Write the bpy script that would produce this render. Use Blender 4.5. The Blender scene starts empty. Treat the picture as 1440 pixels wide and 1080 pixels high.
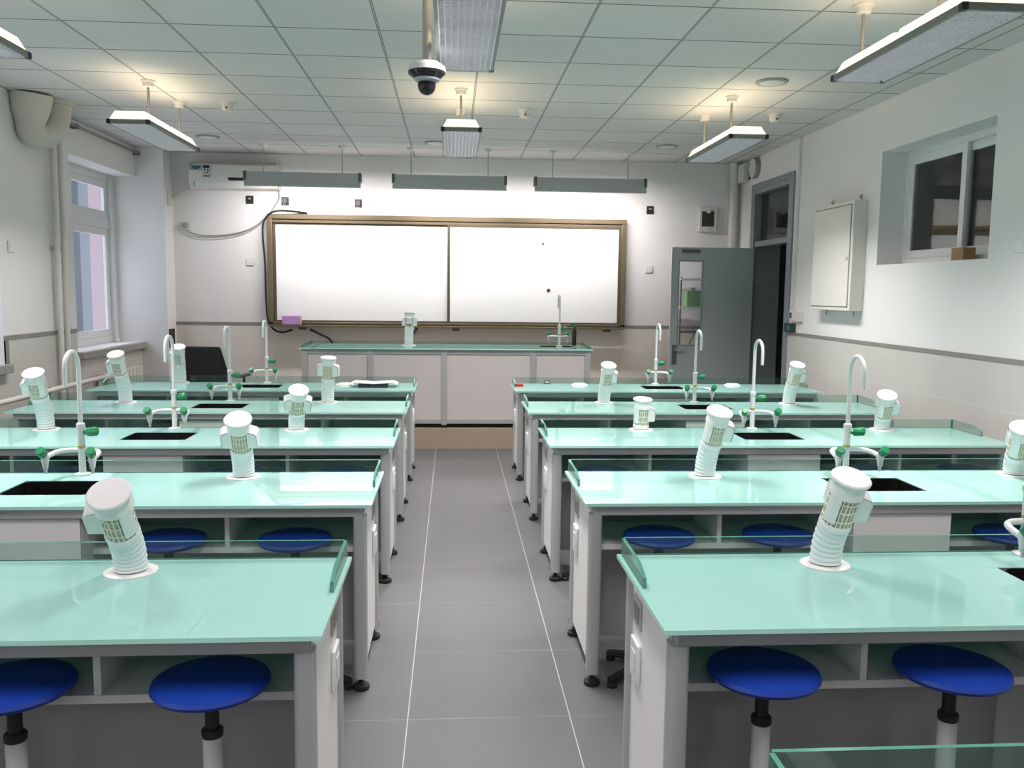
import bpy, bmesh, math, random
from mathutils import Vector, Matrix
random.seed(7)
S = bpy.context.scene
COL = S.collection
PI = math.pi

# ------------------------------------------------------------------ room measures (metres)
H = 1.5703            # camera height
ZC = 3.0785           # ceiling
XL, XR = -3.45, 3.36  # left / right wall faces
YF, YB = 10.2, -3.9   # front / back wall faces
ZT = .755             # bench top

# ------------------------------------------------------------------ materials
MATS = {}
def mat(name, col=(.8, .8, .8), rough=.5, metal=0., spec=.5, emit=None, estr=0., coat=0., trans=0.):
    if name in MATS: return MATS[name]
    m = bpy.data.materials.new(name); m.use_nodes = True
    b = m.node_tree.nodes['Principled BSDF']
    b.inputs['Base Color'].default_value = (*col, 1)
    b.inputs['Roughness'].default_value = rough
    b.inputs['Metallic'].default_value = metal
    b.inputs['Specular IOR Level'].default_value = spec
    b.inputs['Coat Weight'].default_value = coat
    if emit:
        b.inputs['Emission Color'].default_value = (*emit, 1)
        b.inputs['Emission Strength'].default_value = estr
    MATS[name] = m
    return m
class NT:
    """small helper for node graphs"""
    def __init__(s, m): s.t = m.node_tree; s.n = s.t.nodes; s.l = s.t.links
    def add(s, typ, **kw):
        n = s.n.new(typ)
        for k, v in kw.items(): setattr(n, k, v)
        return n
    def math(s, op, a, b=None, clamp=False):
        n = s.n.new('ShaderNodeMath'); n.operation = op; n.use_clamp = clamp
        for i, v in enumerate((a, b)):
            if v is None: continue
            if hasattr(v, 'links') or hasattr(v, 'is_output'): s.l.new(v, n.inputs[i])
            else: n.inputs[i].default_value = v
        return n.outputs[0]
    def mix(s, f, a, b):
        n = s.n.new('ShaderNodeMix'); n.data_type = 'RGBA'
        if hasattr(f, 'is_output'): s.l.new(f, n.inputs['Factor'])
        else: n.inputs['Factor'].default_value = f
        for k, v in (('A', a), ('B', b)):
            sock = [i for i in n.inputs if i.name == k and i.type == 'RGBA'][0]
            if hasattr(v, 'is_output'): s.l.new(v, sock)
            else: sock.default_value = (*v, 1)
        return [o for o in n.outputs if o.type == 'RGBA'][0]
    def xyz(s):
        c = s.add('ShaderNodeTexCoord'); x = s.add('ShaderNodeSeparateXYZ')
        s.l.new(c.outputs['Object'], x.inputs[0]); return c.outputs['Object'], x.outputs
    def noise(s, vec, scale, detail=3):
        n = s.add('ShaderNodeTexNoise'); n.inputs['Scale'].default_value = scale; n.inputs['Detail'].default_value = detail
        s.l.new(vec, n.inputs['Vector']); return n.outputs['Fac']
    def line(s, x, origin, pitch, half):
        """1 on a grid line, 0 elsewhere"""
        a = s.math('SUBTRACT', x, origin - pitch / 2)
        a = s.math('DIVIDE', a, pitch)
        a = s.math('FRACT', a)
        a = s.math('SUBTRACT', a, .5)
        a = s.math('ABSOLUTE', a)
        return s.math('LESS_THAN', a, half / pitch)

def noisy(name, c1, c2, rough, scale=6, bump=0., bscale=200):
    m = mat(name, c1, rough); g = NT(m); b = g.n['Principled BSDF']
    v, x = g.xyz()
    g.l.new(g.mix(g.noise(v, scale), c1, c2), b.inputs['Base Color'])
    if bump:
        bp = g.add('ShaderNodeBump'); bp.inputs['Strength'].default_value = bump; bp.inputs['Distance'].default_value = .002
        g.l.new(g.noise(v, bscale, 2), bp.inputs['Height']); g.l.new(bp.outputs[0], b.inputs['Normal'])
    return m

M_wall = noisy('wall_paint', (.80, .775, .77), (.77, .75, .745), .85, 1.5, .15)
M_ceil = mat('ceiling_tile', (.5, .53, .52), .9)
g = NT(M_ceil); v, x = g.xyz()
ly = g.line(x[1], 4.714, .6, .0062); lx = g.line(x[0], .1637, .6, .0075); lx2 = g.line(x[0], .1637, .6, .0035)
cell = g.add('ShaderNodeTexWhiteNoise'); cell.noise_dimensions = '2D'
cb = g.add('ShaderNodeCombineXYZ')
g.l.new(g.math('FLOOR', g.math('DIVIDE', g.math('SUBTRACT', x[0], .1637), .6)), cb.inputs[0])
g.l.new(g.math('FLOOR', g.math('DIVIDE', g.math('SUBTRACT', x[1], 4.714), .6)), cb.inputs[1])
g.l.new(cb.outputs[0], cell.inputs['Vector'])
c = g.mix(cell.outputs['Value'], (.615, .60, .60), (.66, .645, .64))
c = g.mix(g.math('MULTIPLY', g.noise(v, 60, 2), .12), c, (.42, .45, .44))
c = g.mix(ly, c, (.10, .11, .115)); c = g.mix(lx, c, (.09, .10, .10)); c = g.mix(lx2, c, (.45, .46, .45))
g.l.new(c, g.n['Principled BSDF'].inputs['Base Color'])

M_floor = mat('floor_tile', (.2, .2, .2), .42)
g = NT(M_floor); v, x = g.xyz()
lx = g.line(x[0], -.1585, .6, .0019); ly = g.line(x[1], 3.667, .6, .0022)
n1 = g.noise(v, 2.2, 4); n2 = g.noise(v, 38, 3)
c = g.mix(n1, (.104, .106, .108), (.130, .131, .130)); c = g.mix(g.math('MULTIPLY', n2, .45), c, (.098, .101, .105))
brk = g.math('MULTIPLY', g.math('SUBTRACT', g.noise(v, 3.1, 2), .25, True), 1.6, True)
c = g.mix(g.math('MULTIPLY', ly, brk), c, (.30, .30, .29)); c = g.mix(g.math('MULTIPLY', lx, .85), c, (.47, .47, .455))
g.l.new(c, g.n['Principled BSDF'].inputs['Base Color'])

def tile_mat(name, c1, c2, grout, axis):
    m = mat(name, c1, .28); g = NT(m); v, x = g.xyz()
    a = x[axis]
    lz = g.line(x[2], .88, .3, .002); la = g.line(a, .15, .6, .002)
    c = g.mix(g.noise(v, 4, 5), c1, c2)
    c = g.mix(g.math('MULTIPLY', g.math('MAXIMUM', lz, g.math('MULTIPLY', la, .4)), .75), c, grout)
    g.l.new(c, g.n['Principled BSDF'].inputs['Base Color']); return m
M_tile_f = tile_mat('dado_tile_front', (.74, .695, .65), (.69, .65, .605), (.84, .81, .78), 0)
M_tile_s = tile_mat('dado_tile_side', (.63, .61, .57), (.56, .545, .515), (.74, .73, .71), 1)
M_strip = noisy('dado_strip', (.22, .205, .185), (.29, .27, .25), .45, 14)
M_sill = noisy('sill_stone', (.36, .355, .35), (.28, .275, .27), .35, 20)

# mint glass bench top: glossy, slightly translucent
def glass_top():
    m = mat('mint_glass', (.37, .68, .60), .018, spec=.75); g = NT(m); b = g.n['Principled BSDF']
    v, x = g.xyz()
    c = g.mix(g.noise(v, 2.5, 2), (.385, .675, .615), (.365, .655, .595)); g.l.new(c, b.inputs['Base Color'])
    tr = g.add('ShaderNodeBsdfTranslucent'); tr.inputs[0].default_value = (.13, .52, .38, 1)
    mx = g.add('ShaderNodeMixShader'); mx.inputs[0].default_value = .16
    g.l.new(b.outputs[0], mx.inputs[1]); g.l.new(tr.outputs[0], mx.inputs[2])
    g.l.new(mx.outputs[0], g.n['Material Output'].inputs[0]); return m
M_top = glass_top()
M_topedge = mat('mint_glass_edge', (.42, .78, .66), .12)
def pane(name, tint, refl=1.5, dirt=None):
    m = bpy.data.materials.new(name); m.use_nodes = True; g = NT(m); g.n.remove(g.n['Principled BSDF'])
    t = g.add('ShaderNodeBsdfTransparent'); t.inputs[0].default_value = (*tint, 1)
    gl = g.add('ShaderNodeBsdfGlossy'); gl.inputs['Roughness'].default_value = .02
    lw = g.add('ShaderNodeLayerWeight'); f0 = ((refl - 1) / (refl + 1)) ** 2   # Schlick reflection, same from both faces
    fr = g.math('ADD', g.math('MULTIPLY', g.math('POWER', lw.outputs['Facing'], 5.), 1 - f0), f0)
    mx = g.add('ShaderNodeMixShader'); g.l.new(fr, mx.inputs[0])
    g.l.new(t.outputs[0], mx.inputs[1]); g.l.new(gl.outputs[0], mx.inputs[2])
    g.l.new(mx.outputs[0], g.n['Material Output'].inputs[0]); MATS[name] = m; return m
M_guard = pane('guard_glass', (.80, .90, .865), 1.35)
M_guard_edge = mat('guard_glass_edge', (.07, .25, .19), .1)
M_pane = pane('window_glass', (.93, .95, .96), 1.4)
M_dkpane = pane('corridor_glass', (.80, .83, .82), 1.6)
M_alu = mat('grey_aluminium', (.46, .475, .475), .38, .35)
M_alu2 = mat('pale_aluminium', (.47, .475, .47), .4, .3)
M_panel = noisy('white_laminate', (.80, .785, .77), (.77, .755, .74), .45, 3)
M_modesty = noisy('grey_laminate', (.42, .42, .42), (.39, .39, .395), .5, 3)
M_tpanel = noisy('pinkish_laminate', (.60, .555, .54), (.57, .53, .515), .45, 2)
M_black = mat('black_plastic', (.012, .012, .013), .45)
M_sink = mat('sink_black', (.006, .006, .007), .5, spec=.2)
M_chrome = mat('chrome', (.6, .6, .6), .18, 1.)
M_white = mat('white_plastic', (.70, .715, .705), .35)
M_tap = mat('tap_enamel', (.60, .63, .63), .3)
M_cap = mat('cap_white_plastic', (.70, .69, .685), .4)
M_bellow = mat('bellows_plastic', (.64, .69, .685), .45)
M_grille = mat('grille_filter', (.52, .51, .40), .7)
M_green = mat('green_knob', (.010, .20, .075), .3)
M_greenbody = mat('brass_collar', (.55, .42, .12), .3, .6)
M_blue = noisy('blue_vinyl', (.010, .048, .36), (.008, .040, .31), .4, 5)
M_post = mat('grey_painted_steel', (.62, .62, .63), .35)
M_upvc = mat('upvc_frame', (.72, .73, .74), .35)
M_door = noisy('door_paint', (.41, .455, .485), (.39, .435, .46), .4, 2)
M_doorfr = mat('door_frame_paint', (.23, .255, .275), .4)
M_bronze = noisy('bronze_aluminium', (.215, .17, .105), (.17, .13, .08), .35, 4)
M_bronze.node_tree.nodes['Principled BSDF'].inputs['Metallic'].default_value = .45
M_bronzedk = mat('bronze_dark', (.12, .095, .065), .4, .3)
M_board = mat('whiteboard_enamel', (.90, .89, .90), .25)
M_lampfr = mat('lamp_frame_grey', (.21, .215, .20), .45)
M_lamptop = mat('lamp_housing_glow', (.9, .88, .8), .5, emit=(1., .92, .66), estr=1.1)
M_louver = mat('louver_silver', (.84, .84, .87), .3, .3)
M_diff = mat('lamp_led_board', (.10, .10, .11), .4, emit=(1., .97, 1.), estr=0.)
g = NT(M_diff); v, x = g.xyz()
dd = []
for ax, org, pit in ((0, 0, .0281), (1, 0, .0325)):
    q = g.math('SUBTRACT', g.math('FRACT', g.math('ADD', g.math('DIVIDE', x[ax], pit), 100.)), .5); dd.append(g.math('MULTIPLY', q, q))
g.l.new(g.math('MULTIPLY', g.math('LESS_THAN', g.math('ADD', dd[0], dd[1]),   .055), 3.5), g.n['Principled BSDF'].inputs['Emission Strength'])
M_bbl = noisy('boardlamp_grey', (.47, .48, .475), (.44, .45, .445), .45, 3)
M_bbl_em = mat('boardlamp_tube', (.9, .9, .9), .5, emit=(1., .96, .95), estr=6.)
M_grey = mat('grey_paint', (.42, .43, .42), .6)
M_duct = noisy('duct_wrap', (.62, .58, .53), (.55, .51, .47), .8, 6)
M_cable_g = mat('grey_cable', (.33, .32, .30), .6)
M_step = noisy('step_tile', (.40, .32, .24), (.35, .28, .21), .45, 7)
M_cream = noisy('cream_enamel', (.68, .655, .61), (.66, .635, .59), .4, 2)
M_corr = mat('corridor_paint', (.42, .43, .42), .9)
M_wood = noisy('raw_wood', (.42, .25, .13), (.30, .17, .09), .7, 30)

# ------------------------------------------------------------------ mesh builder
def perp(d):
    d = Vector(d).normalized()
    a = Vector((0, 0, 1)) if abs(d.z) < .9 else Vector((1, 0, 0))
    u = d.cross(a).normalized(); return u, d.cross(u).normalized()
class B:
    def __init__(s): s.v = []; s.f = []; s.mi = []; s.cur = 0
    def _add(s, vs, fs):
        o = len(s.v); s.v += [tuple(p) for p in vs]
        for f in fs: s.f.append([o + i for i in f]); s.mi.append(s.cur)
        return s
    def box(s, x0, x1, y0, y1, z0, z1, edge=None):
        if x0 > x1: x0, x1 = x1, x0
        if y0 > y1: y0, y1 = y1, y0
        if z0 > z1: z0, z1 = z1, z0
        v = [(x, y, z) for z in (z0, z1) for y in (y0, y1) for x in (x0, x1)]
        return s._add(v, [(0, 2, 3, 1), (4, 5, 7, 6), (0, 1, 5, 4), (2, 6, 7, 3), (0, 4, 6, 2), (1, 3, 7, 5)])
    def hexa(s, v):   # 8 corners ordered like box
        return s._add(v, [(0, 2, 3, 1), (4, 5, 7, 6), (0, 1, 5, 4), (2, 6, 7, 3), (0, 4, 6, 2), (1, 3, 7, 5)])
    def prism(s, pts, off):     # polygon pts (3d), extruded by off
        n = len(pts); off = Vector(off)
        v = [Vector(p) for p in pts] + [Vector(p) + off for p in pts]
        return s._add(v, [list(range(n))[::-1], list(range(n, 2 * n))] + [[i, (i + 1) % n, n + (i + 1) % n, n + i] for i in range(n)])
    def tube(s, path, r, n=12, caps=True):
        P = [Vector(p) for p in path]; m = len(P)
        R = r if hasattr(r, '__len__') else [r] * m
        ring = []; u = None
        for i in range(m):
            d = (P[min(i + 1, m - 1)] - P[max(i - 1, 0)])
            if d.length < 1e-9: d = Vector((0, 0, 1))
            d.normalize()
            if u is None: u, w = perp(d)
            u = (u - d * u.dot(d)).normalized(); w = d.cross(u)
            ring.append([P[i] + R[i] * (math.cos(2 * PI * k / n) * u + math.sin(2 * PI * k / n) * w) for k in range(n)])
        v = [p for rg in ring for p in rg]; f = []
        for i in range(m - 1):
            for k in range(n):
                f.append((i * n + k, i * n + (k + 1) % n, (i + 1) * n + (k + 1) % n, (i + 1) * n + k))
        if caps: f += [list(range(n))[::-1], list(range((m - 1) * n, m * n))]
        return s._add(v, f)
    def lathe(s, prof, M=None, n=24):   # prof: (r, z) pairs about z; M: transform
        P = [(Vector((0, 0, z)), r) for r, z in prof]
        v = []; f = []
        for c, r in P:
            for k in range(n):
                p = Vector((r * math.cos(2 * PI * k / n), r * math.sin(2 * PI * k / n), c.z))
                v.append(M @ p if M is not None else p)
        m = len(P)
        for i in range(m - 1):
            for k in range(n):
                f.append((i * n + k, i * n + (k + 1) % n, (i + 1) * n + (k + 1) % n, (i + 1) * n + k))
        f += [list(range(n))[::-1], list(range((m - 1) * n, m * n))]
        return s._add(v, f)
    def cyl(s, p0, p1, r0, r1=None, n=16): return s.tube([p0, p1], [r0, r0 if r1 is None else r1], n)
    def xf(s, M):
        s.v = [tuple(M @ Vector(p)) for p in s.v]; return s
    def mesh(s, name, mats):
        me = bpy.data.meshes.new(name); me.from_pydata(s.v, [], s.f)
        for m in (mats if isinstance(mats, (list, tuple)) else [mats]): me.materials.append(m)
        for p, i in zip(me.polygons, s.mi): p.material_index = i; p.use_smooth = True
        bm = bmesh.new(); bm.from_mesh(me); bmesh.ops.recalc_face_normals(bm, faces=bm.faces); bm.to_mesh(me); bm.free()
        me.set_sharp_from_angle(angle=math.radians(38)); me.update(); return me
    def build(s, name, mats, parent=None, bev=0):
        return link(name, s.mesh(name, mats), parent, bev)
def link(name, me, parent=None, bev=0):
    o = bpy.data.objects.new(name, me); COL.objects.link(o)
    if parent: o.parent = parent
    if bev:
        m = o.modifiers.new('bevel', 'BEVEL'); m.width = bev; m.segments = 2; m.limit_method = 'ANGLE'; m.angle_limit = math.radians(50)
    return o
def smooth_path(pts, k=6):
    P = [Vector(p) for p in pts]; out = []
    for i in range(len(P) - 1):
        a, b, c, d = P[max(i - 1, 0)], P[i], P[i + 1], P[min(i + 2, len(P) - 1)]
        for j in range(k):
            t = j / k
            out.append(.5 * ((2 * b) + (-a + c) * t + (2 * a - 5 * b + 4 * c - d) * t * t + (-a + 3 * b - 3 * c + d) * t ** 3))
    return out + [P[-1]]
def tag(o, label, cat, group=None, kind=None):
    o['label'] = label; o['category'] = cat
    if group: o['group'] = group
    if kind: o['kind'] = kind
    return o
def thing(name, label, cat, loc=(0, 0, 0), group=None, rz=0):
    o = bpy.data.objects.new(name, None); o.empty_display_size = .05; COL.objects.link(o)
    o.location = loc; o.rotation_euler = (0, 0, rz); return tag(o, label, cat, group)
def struct(o, label, cat):
    o['kind'] = 'structure'; o['label'] = label; o['category'] = cat; return o
def kids(o): return list(o.children)
def copy_tree(o, parent=None):
    c = o.copy(); COL.objects.link(c)
    if parent: c.parent = parent
    for ch in kids(o): copy_tree(ch, c)
    return c

# ------------------------------------------------------------------ room shell
def wall_x(b, x0, x1, y0, y1, z0, z1, holes):
    """wall slab lying along y with rectangular holes (ya, yb, za, zb)"""
    ys = sorted({y0, y1, *[h[0] for h in holes], *[h[1] for h in holes]})
    for a, c in zip(ys, ys[1:]):
        hs = sorted([h for h in holes if h[0] < (a + c) / 2 < h[1]], key=lambda h: h[2])
        z = z0
        for h in hs:
            if h[2] > z: b.box(x0, x1, a, c, z, h[2])
            z = h[3]
        if z < z1: b.box(x0, x1, a, c, z, z1)
ZW = 3.2
struct(B().box(XL - .35, XR + .3, YB - .2, YF + .2, -.12, 0).build('floor', M_floor), 'grey tiled classroom floor with pale joints', 'floor')
struct(B().box(XL - .35, XR + .3, YB - .2, YF + .2, ZC, ZC + .12).build('ceiling', M_ceil), 'suspended ceiling of square grey panels', 'ceiling')
struct(B().box(XL - .35, XR + .3, YF, YF + .2, 0, ZC).build('wall_front', M_wall), 'white front wall behind the whiteboard', 'wall')
struct(B().box(XL - .35, XR + .3, YB - .2, YB, 0, ZC).build('wall_back', M_wall), 'white wall at the back of the room', 'wall')
WL = [(8.24, 9.9, .97, 2.76), (5.25, 6.95, .97, 2.76), (2.25, 3.95, .97, 2.76), (-.75, .95, .97, 2.76), (-3.5, -1.8, .97, 2.76)]
b = B(); wall_x(b, XL - .35, XL, YB, YF, 0, ZC, WL)
struct(b.build('wall_left', M_wall), 'white left wall with deep window recesses', 'wall')
DOOR = (8.56, 9.66, 0, 2.72); RWIN = (5.31, 6.76, 1.81, 2.69)
b = B(); wall_x(b, XR, XR + .3, YB, YF, 0, ZC, [DOOR, RWIN])
struct(b.build('wall_right', M_wall), 'white right wall with door and high window', 'wall')
struct(B().box(XL, -3.15, 9.9, YF, 0, ZC).build('wall_column', M_wall), 'white column in the front left corner', 'wall')
# corridor beyond the right wall
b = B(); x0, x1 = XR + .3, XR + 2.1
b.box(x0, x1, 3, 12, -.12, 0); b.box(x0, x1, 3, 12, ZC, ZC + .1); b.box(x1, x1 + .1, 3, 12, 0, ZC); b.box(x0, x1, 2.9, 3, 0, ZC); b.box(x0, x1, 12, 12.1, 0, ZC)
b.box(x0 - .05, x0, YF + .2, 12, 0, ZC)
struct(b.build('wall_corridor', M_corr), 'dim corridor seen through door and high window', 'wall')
# dado tiles and strips
def tr(n, m, lab, *bx):
    b = B()
    for q in bx: b.box(*q)
    return struct(b.build('trim_%d' % n, m), lab, 'trim')
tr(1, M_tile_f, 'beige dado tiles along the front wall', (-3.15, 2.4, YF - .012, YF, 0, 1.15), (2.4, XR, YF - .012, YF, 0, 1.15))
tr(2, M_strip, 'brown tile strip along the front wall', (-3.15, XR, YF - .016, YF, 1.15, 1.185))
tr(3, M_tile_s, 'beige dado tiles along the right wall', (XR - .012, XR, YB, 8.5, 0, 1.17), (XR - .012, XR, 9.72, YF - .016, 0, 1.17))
tr(4, M_strip, 'brown tile strip along the right wall', (XR - .016, XR, YB, 8.5, 1.17, 1.2), (XR - .016, XR, 9.72, YF - .016, 1.17, 1.2))
q5, q6 = [], []
for a, c in ((YB, -3.5), (-1.8, -.75), (.95, 2.25), (3.95, 5.25), (6.95, 8.24)):
    q5.append((XL, XL + .012, a, c, 0, 1.15)); q6.append((XL, XL + .016, a + .0, c, 1.15, 1.185))
    if a > 3: q6.append((XL, XL + .016, a, a + .045, .97, 1.15))
for a, c, z0, z1 in WL: q5.append((XL, XL + .012, a, c, 0, .9))
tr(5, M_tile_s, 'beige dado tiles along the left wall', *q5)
tr(6, M_strip, 'brown tile strip along the left wall', *q6)

# ------------------------------------------------------------------ windows on the left
def left_window(n, y0, y1, z0, z1, lab, mid=0.):
    X = XL - .30
    r = bpy.data.objects.new('window_%d' % n, None); COL.objects.link(r); r.location = (X, (y0 + y1) / 2, z0)
    struct(r, lab, 'window')
    L = (y1 - y0) / 2; Hh = z1 - z0
    f = B(); d0, d1 = -.03, .04
    f.box(d0, d1, -L, -L + .07, 0, Hh); f.box(d0, d1 + .03, L - .1, L, 0, Hh)
    f.box(d0, d1, -L + .07, L - .07, 0, .07); f.box(d0, d1, -L + .07, L - .07, Hh - .07, Hh); f.box(d0, d1, -L + .07, L - .07, 1.22, 1.33)
    f.build('frame', M_upvc, r, .004)
    for s in (-1, 1):
        for (za, zb) in ((.07, 1.22), (1.33, Hh - .07)):
            sash = B(); a, c = (mid, L - .1) if s > 0 else (-L + .07, mid)
            xo = .012 if s > 0 else -.012
            w = .075
            sash.box(xo - .012, xo + .018, a, a + w, za, zb); sash.box(xo - .012, xo + .018, c - w, c, za, zb)
            sash.box(xo - .012, xo + .018, a + w, c - w, za, za + w); sash.box(xo - .012, xo + .018, a + w, c - w, zb - w, zb)
            so = sash.build('sash', M_upvc, r, .003)
            B().box(xo, xo + .005, a + w, c - w, za + w, zb - w).build('pane', M_pane, so)
    B().box(-.0, .37, -L + .002, L - .002, -.07, -.002).build('sill', M_sill, r, .006)
    return r
left_window(1, *WL[0], 'far left window with white frame beside the front corner', -.22)
left_window(2, *WL[1], 'left window at the photo edge, nearer than the pipes')
left_window(3, *WL[2], 'left wall window beside the nearest benches')
left_window(4, *WL[3], 'left wall window just behind the camera')
left_window(6, *WL[4], 'rearmost window of the left wall')
# small scraps on the far sill
b = B(); b.box(-3.68, -3.5, 9.78, 9.83, .97, .975); b.lathe([(.02, 0), (.03, .02), (.015, .045), (.006, .05)], Matrix.Translation((-3.64, 9.74, .97)), 10)
tag(b.build('crumpled_paper', M_white), 'crumpled white scrap lying on the far window sill', 'paper')
# building across the yard
bl = thing('building', 'pale building with grey strip standing for frame reflection, seen through far left window', 'building', (-9.5, 16, 0))
B().box(-.3, 0, -14, 14, -3, 4.6).build('facade', noisy('facade_render', (.26, .25, .28), (.23, .22, .25), .9, 1), bl)
B().box(0, .15, 6.8, 7.4, -3, 4.6).build('reflection_strip', mat('reflection_grey', (.10, .11, .125), .8), bl)  # grey strip stands in for the window frame's reflection in the glass
B().box(0, .1, 7.4, 8.8, -3, 4.6).build('brick_panel', noisy('facade_pink', (.26, .19, .205), (.23, .165, .18), .9, 8), bl)

# ------------------------------------------------------------------ right high window
r = bpy.data.objects.new('window_5', None); COL.objects.link(r); r.location = (XR + .2, 0, 0)
struct(r, 'high sliding window in the right wall with dark glass', 'window')
y0, y1, z0, z1 = RWIN
f = B(); f.box(0, .07, y0, y0 + .05, z0, z1); f.box(0, .07, y1 - .05, y1, z0, z1); f.box(0, .07, y0 + .05, y1 - .05, z0, z0 + .05); f.box(0, .07, y0 + .05, y1 - .05, z1 - .05, z1)
f.build('frame', M_upvc, r, .004)
for (a, c, xo) in ((5.95, 6.71, .005), (5.36, 6.02, .038)):
    w = .06; za, zb = z0 + .05, z1 - .05
    s_ = B(); s_.box(xo, xo + .028, a, a + w, za, zb); s_.box(xo, xo + .028, c - w, c, za, zb); s_.box(xo, xo + .028, a + w, c - w, za, za + w); s_.box(xo, xo + .028, a + w, c - w, zb - w, zb)
    so = s_.build('sash', M_upvc, r, .003)
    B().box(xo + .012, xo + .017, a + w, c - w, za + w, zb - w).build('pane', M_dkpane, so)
    if xo > .02: B().box(xo - .012, xo - .002, c - .05, c - .02, (za + zb) / 2 - .05, (za + zb) / 2 + .03).build('latch', M_black, so)
tag(B().box(3.43, 3.52, 5.70, 5.84, 1.811, 1.90).build('wood_block', M_wood, None, .003), 'small brown wooden block on the high window ledge', 'block')

# ------------------------------------------------------------------ door
r = bpy.data.objects.new('door_1', None); COL.objects.link(r); r.location = (XR, 9.11, 0)
struct(r, 'grey door standing open into the room with transom', 'door')
y0, y1 = DOOR[0] - 9.11, DOOR[1] - 9.11
f = B()
f.box(-.02, .30, y0, y0 + .055, 0, 2.72); f.box(-.02, .30, y1 - .055, y1, 0, 2.72)
f.box(-.02, .30, y0 + .055, y1 - .055, 2.665, 2.72); f.box(.0, .14, y0 + .055, y1 - .055, 2.09, 2.15)
f.box(-.022, 0, y0 - .06, y0, 0, 2.78); f.box(-.022, 0, y1, y1 + .05, 0, 2.78); f.box(-.022, 0, y0, y1, 2.72, 2.78)
f.build('frame', M_doorfr, r, .004)
B().box(.06, .066, y0 + .055, y1 - .055, 2.15, 2.665).build('transom_pane', M_dkpane, r)
yl = 9.55 - 9.11; lx0, lx1 = 2.41 - XR, -.03
vw = (2.50 - XR, 2.755 - XR, 1.0, 1.92)
lf = B()
for a, c, z0, z1 in ((lx0, vw[0], .012, 2.075), (vw[1], lx1, .012, 2.075), (vw[0], vw[1], .012, vw[2]), (vw[0], vw[1], vw[3], 2.075)): lf.box(a, c, yl - .02, yl + .02, z0, z1)
leaf = lf.build('door_leaf', M_door, r)
B().box(vw[0], vw[1], yl - .003, yl + .003, vw[2], vw[3]).build('vision_pane', M_pane, leaf)
b = B(); w = .012
b.box(vw[0] - w, vw[0], yl - .024, yl - .02, vw[2] - w, vw[3] + w); b.box(vw[1], vw[1] + w, yl - .024, yl - .02, vw[2] - w, vw[3] + w)
b.box(vw[0], vw[1], yl - .024, yl - .02, vw[2] - w, vw[2]); b.box(vw[0], vw[1], yl - .024, yl - .02, vw[3], vw[3] + w)
b.build('vision_bead', M_doorfr, leaf)
b = B(); b.box(lx0 + .03, lx0 + .085, yl - .028, yl - .02, .78, 1.0)
ho = b.build('handle', mat('lock_plate', (.16, .16, .165), .35, .7), leaf)
b = B(); b.cyl((lx0 + .055, yl - .02, .945), (lx0 + .055, yl - .07, .945), .009); b.tube([(lx0 + .055, yl - .065, .945), (lx0 + .1, yl - .065, .945), (lx0 + .185, yl - .062, .943)], .009)
b.build('lever', M_chrome, ho)
B().box(lx0 + .11, lx0 + .31, yl - .045, yl - .02, 2.015, 2.05).build('door_closer', mat('closer_grey', (.10, .115, .12), .4), leaf)

# rack behind the door
rk = thing('storage_rack', 'small white rack with shelf behind the open door glass', 'rack', (2.80, 9.93, 0))
b = B()
for xx in (-.22, .22):
    for yy in (-.18, .18): b.cyl((xx, yy, 0), (xx, yy, 1.75), .01, n=8)
b.build('upright_frame', mat('rack_dark', (.10, .085, .07), .5), rk)
for zz in (.75, 1.40, 1.72): B().box(-.23, .23, -.2, .2, zz, zz + .018).build('shelf', mat('rack_shelf', (.60, .58, .55), .5), rk)
b = B(); b.tube([(-.21, -.19, .78), (-.05, -.19, 1.12)], .008, 6); b.tube([(.05, -.19, .78), (-.02, -.19, .95), (.07, -.19, 1.12)], .008, 6); b.tube([(.12, -.19, .78), (.12, -.19, 1.2)], .014, 6)
b.box(-.22, .22, -.198, -.182, 1.12, 1.15)
b.build('brace', mat('rack_dark', (.1, .085, .07), .5), rk)
b = B(); b.box(2.66, 2.82, 9.76, 9.9, 1.4185, 1.60); b.lathe([(.025, 0), (.025, .03), (.018, .035)], Matrix.Translation((2.74, 9.83, 1.60)), 10)
tag(b.build('green_carton', noisy('green_carton', (.10, .30, .10), (.25, .42, .22), .6, 22), None), 'green carton on the rack shelf behind the door glass', 'box')

# ------------------------------------------------------------------ front platform
struct(B().box(-2.35, 2.2, 8.6, YF - .012, 0, .2).build('floor_platform', M_step), 'tan tiled step under the teacher bench', 'step')

# ------------------------------------------------------------------ whiteboard
wb = thing('whiteboard', 'wide sliding whiteboard in bronze frame on the front wall', 'whiteboard', (-.04, YF, 1.14))
W, Hb = 2.055, 1.27
f = B()
f.box(-W, W, -.10, 0, Hb - .055, Hb); f.box(-W, -W + .06, -.10, 0, .03, Hb - .055); f.box(W - .06, W, -.10, 0, .03, Hb - .055)
f.box(-W, W, -.10, 0, .03, .055)
f.box(-W + .06, W - .06, -.085, -.01, Hb - .095, Hb - .062)
f.build('frame', M_bronze, wb, .004)
B().box(-W + .02, W - .02, -.17, -.1, .0, .022).build('pen_tray', M_bronze, wb, .003)
for xx in (-1.68, .08, 1.85): B().box(xx - .04, xx + .04, -.09, -.03, -.032, .03).build('wall_bracket', M_bronzedk, wb)
B().box(-W + .06, W - .06, -.03, -.012, .055, Hb - .095).build('back_panel', M_board, wb)
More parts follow.
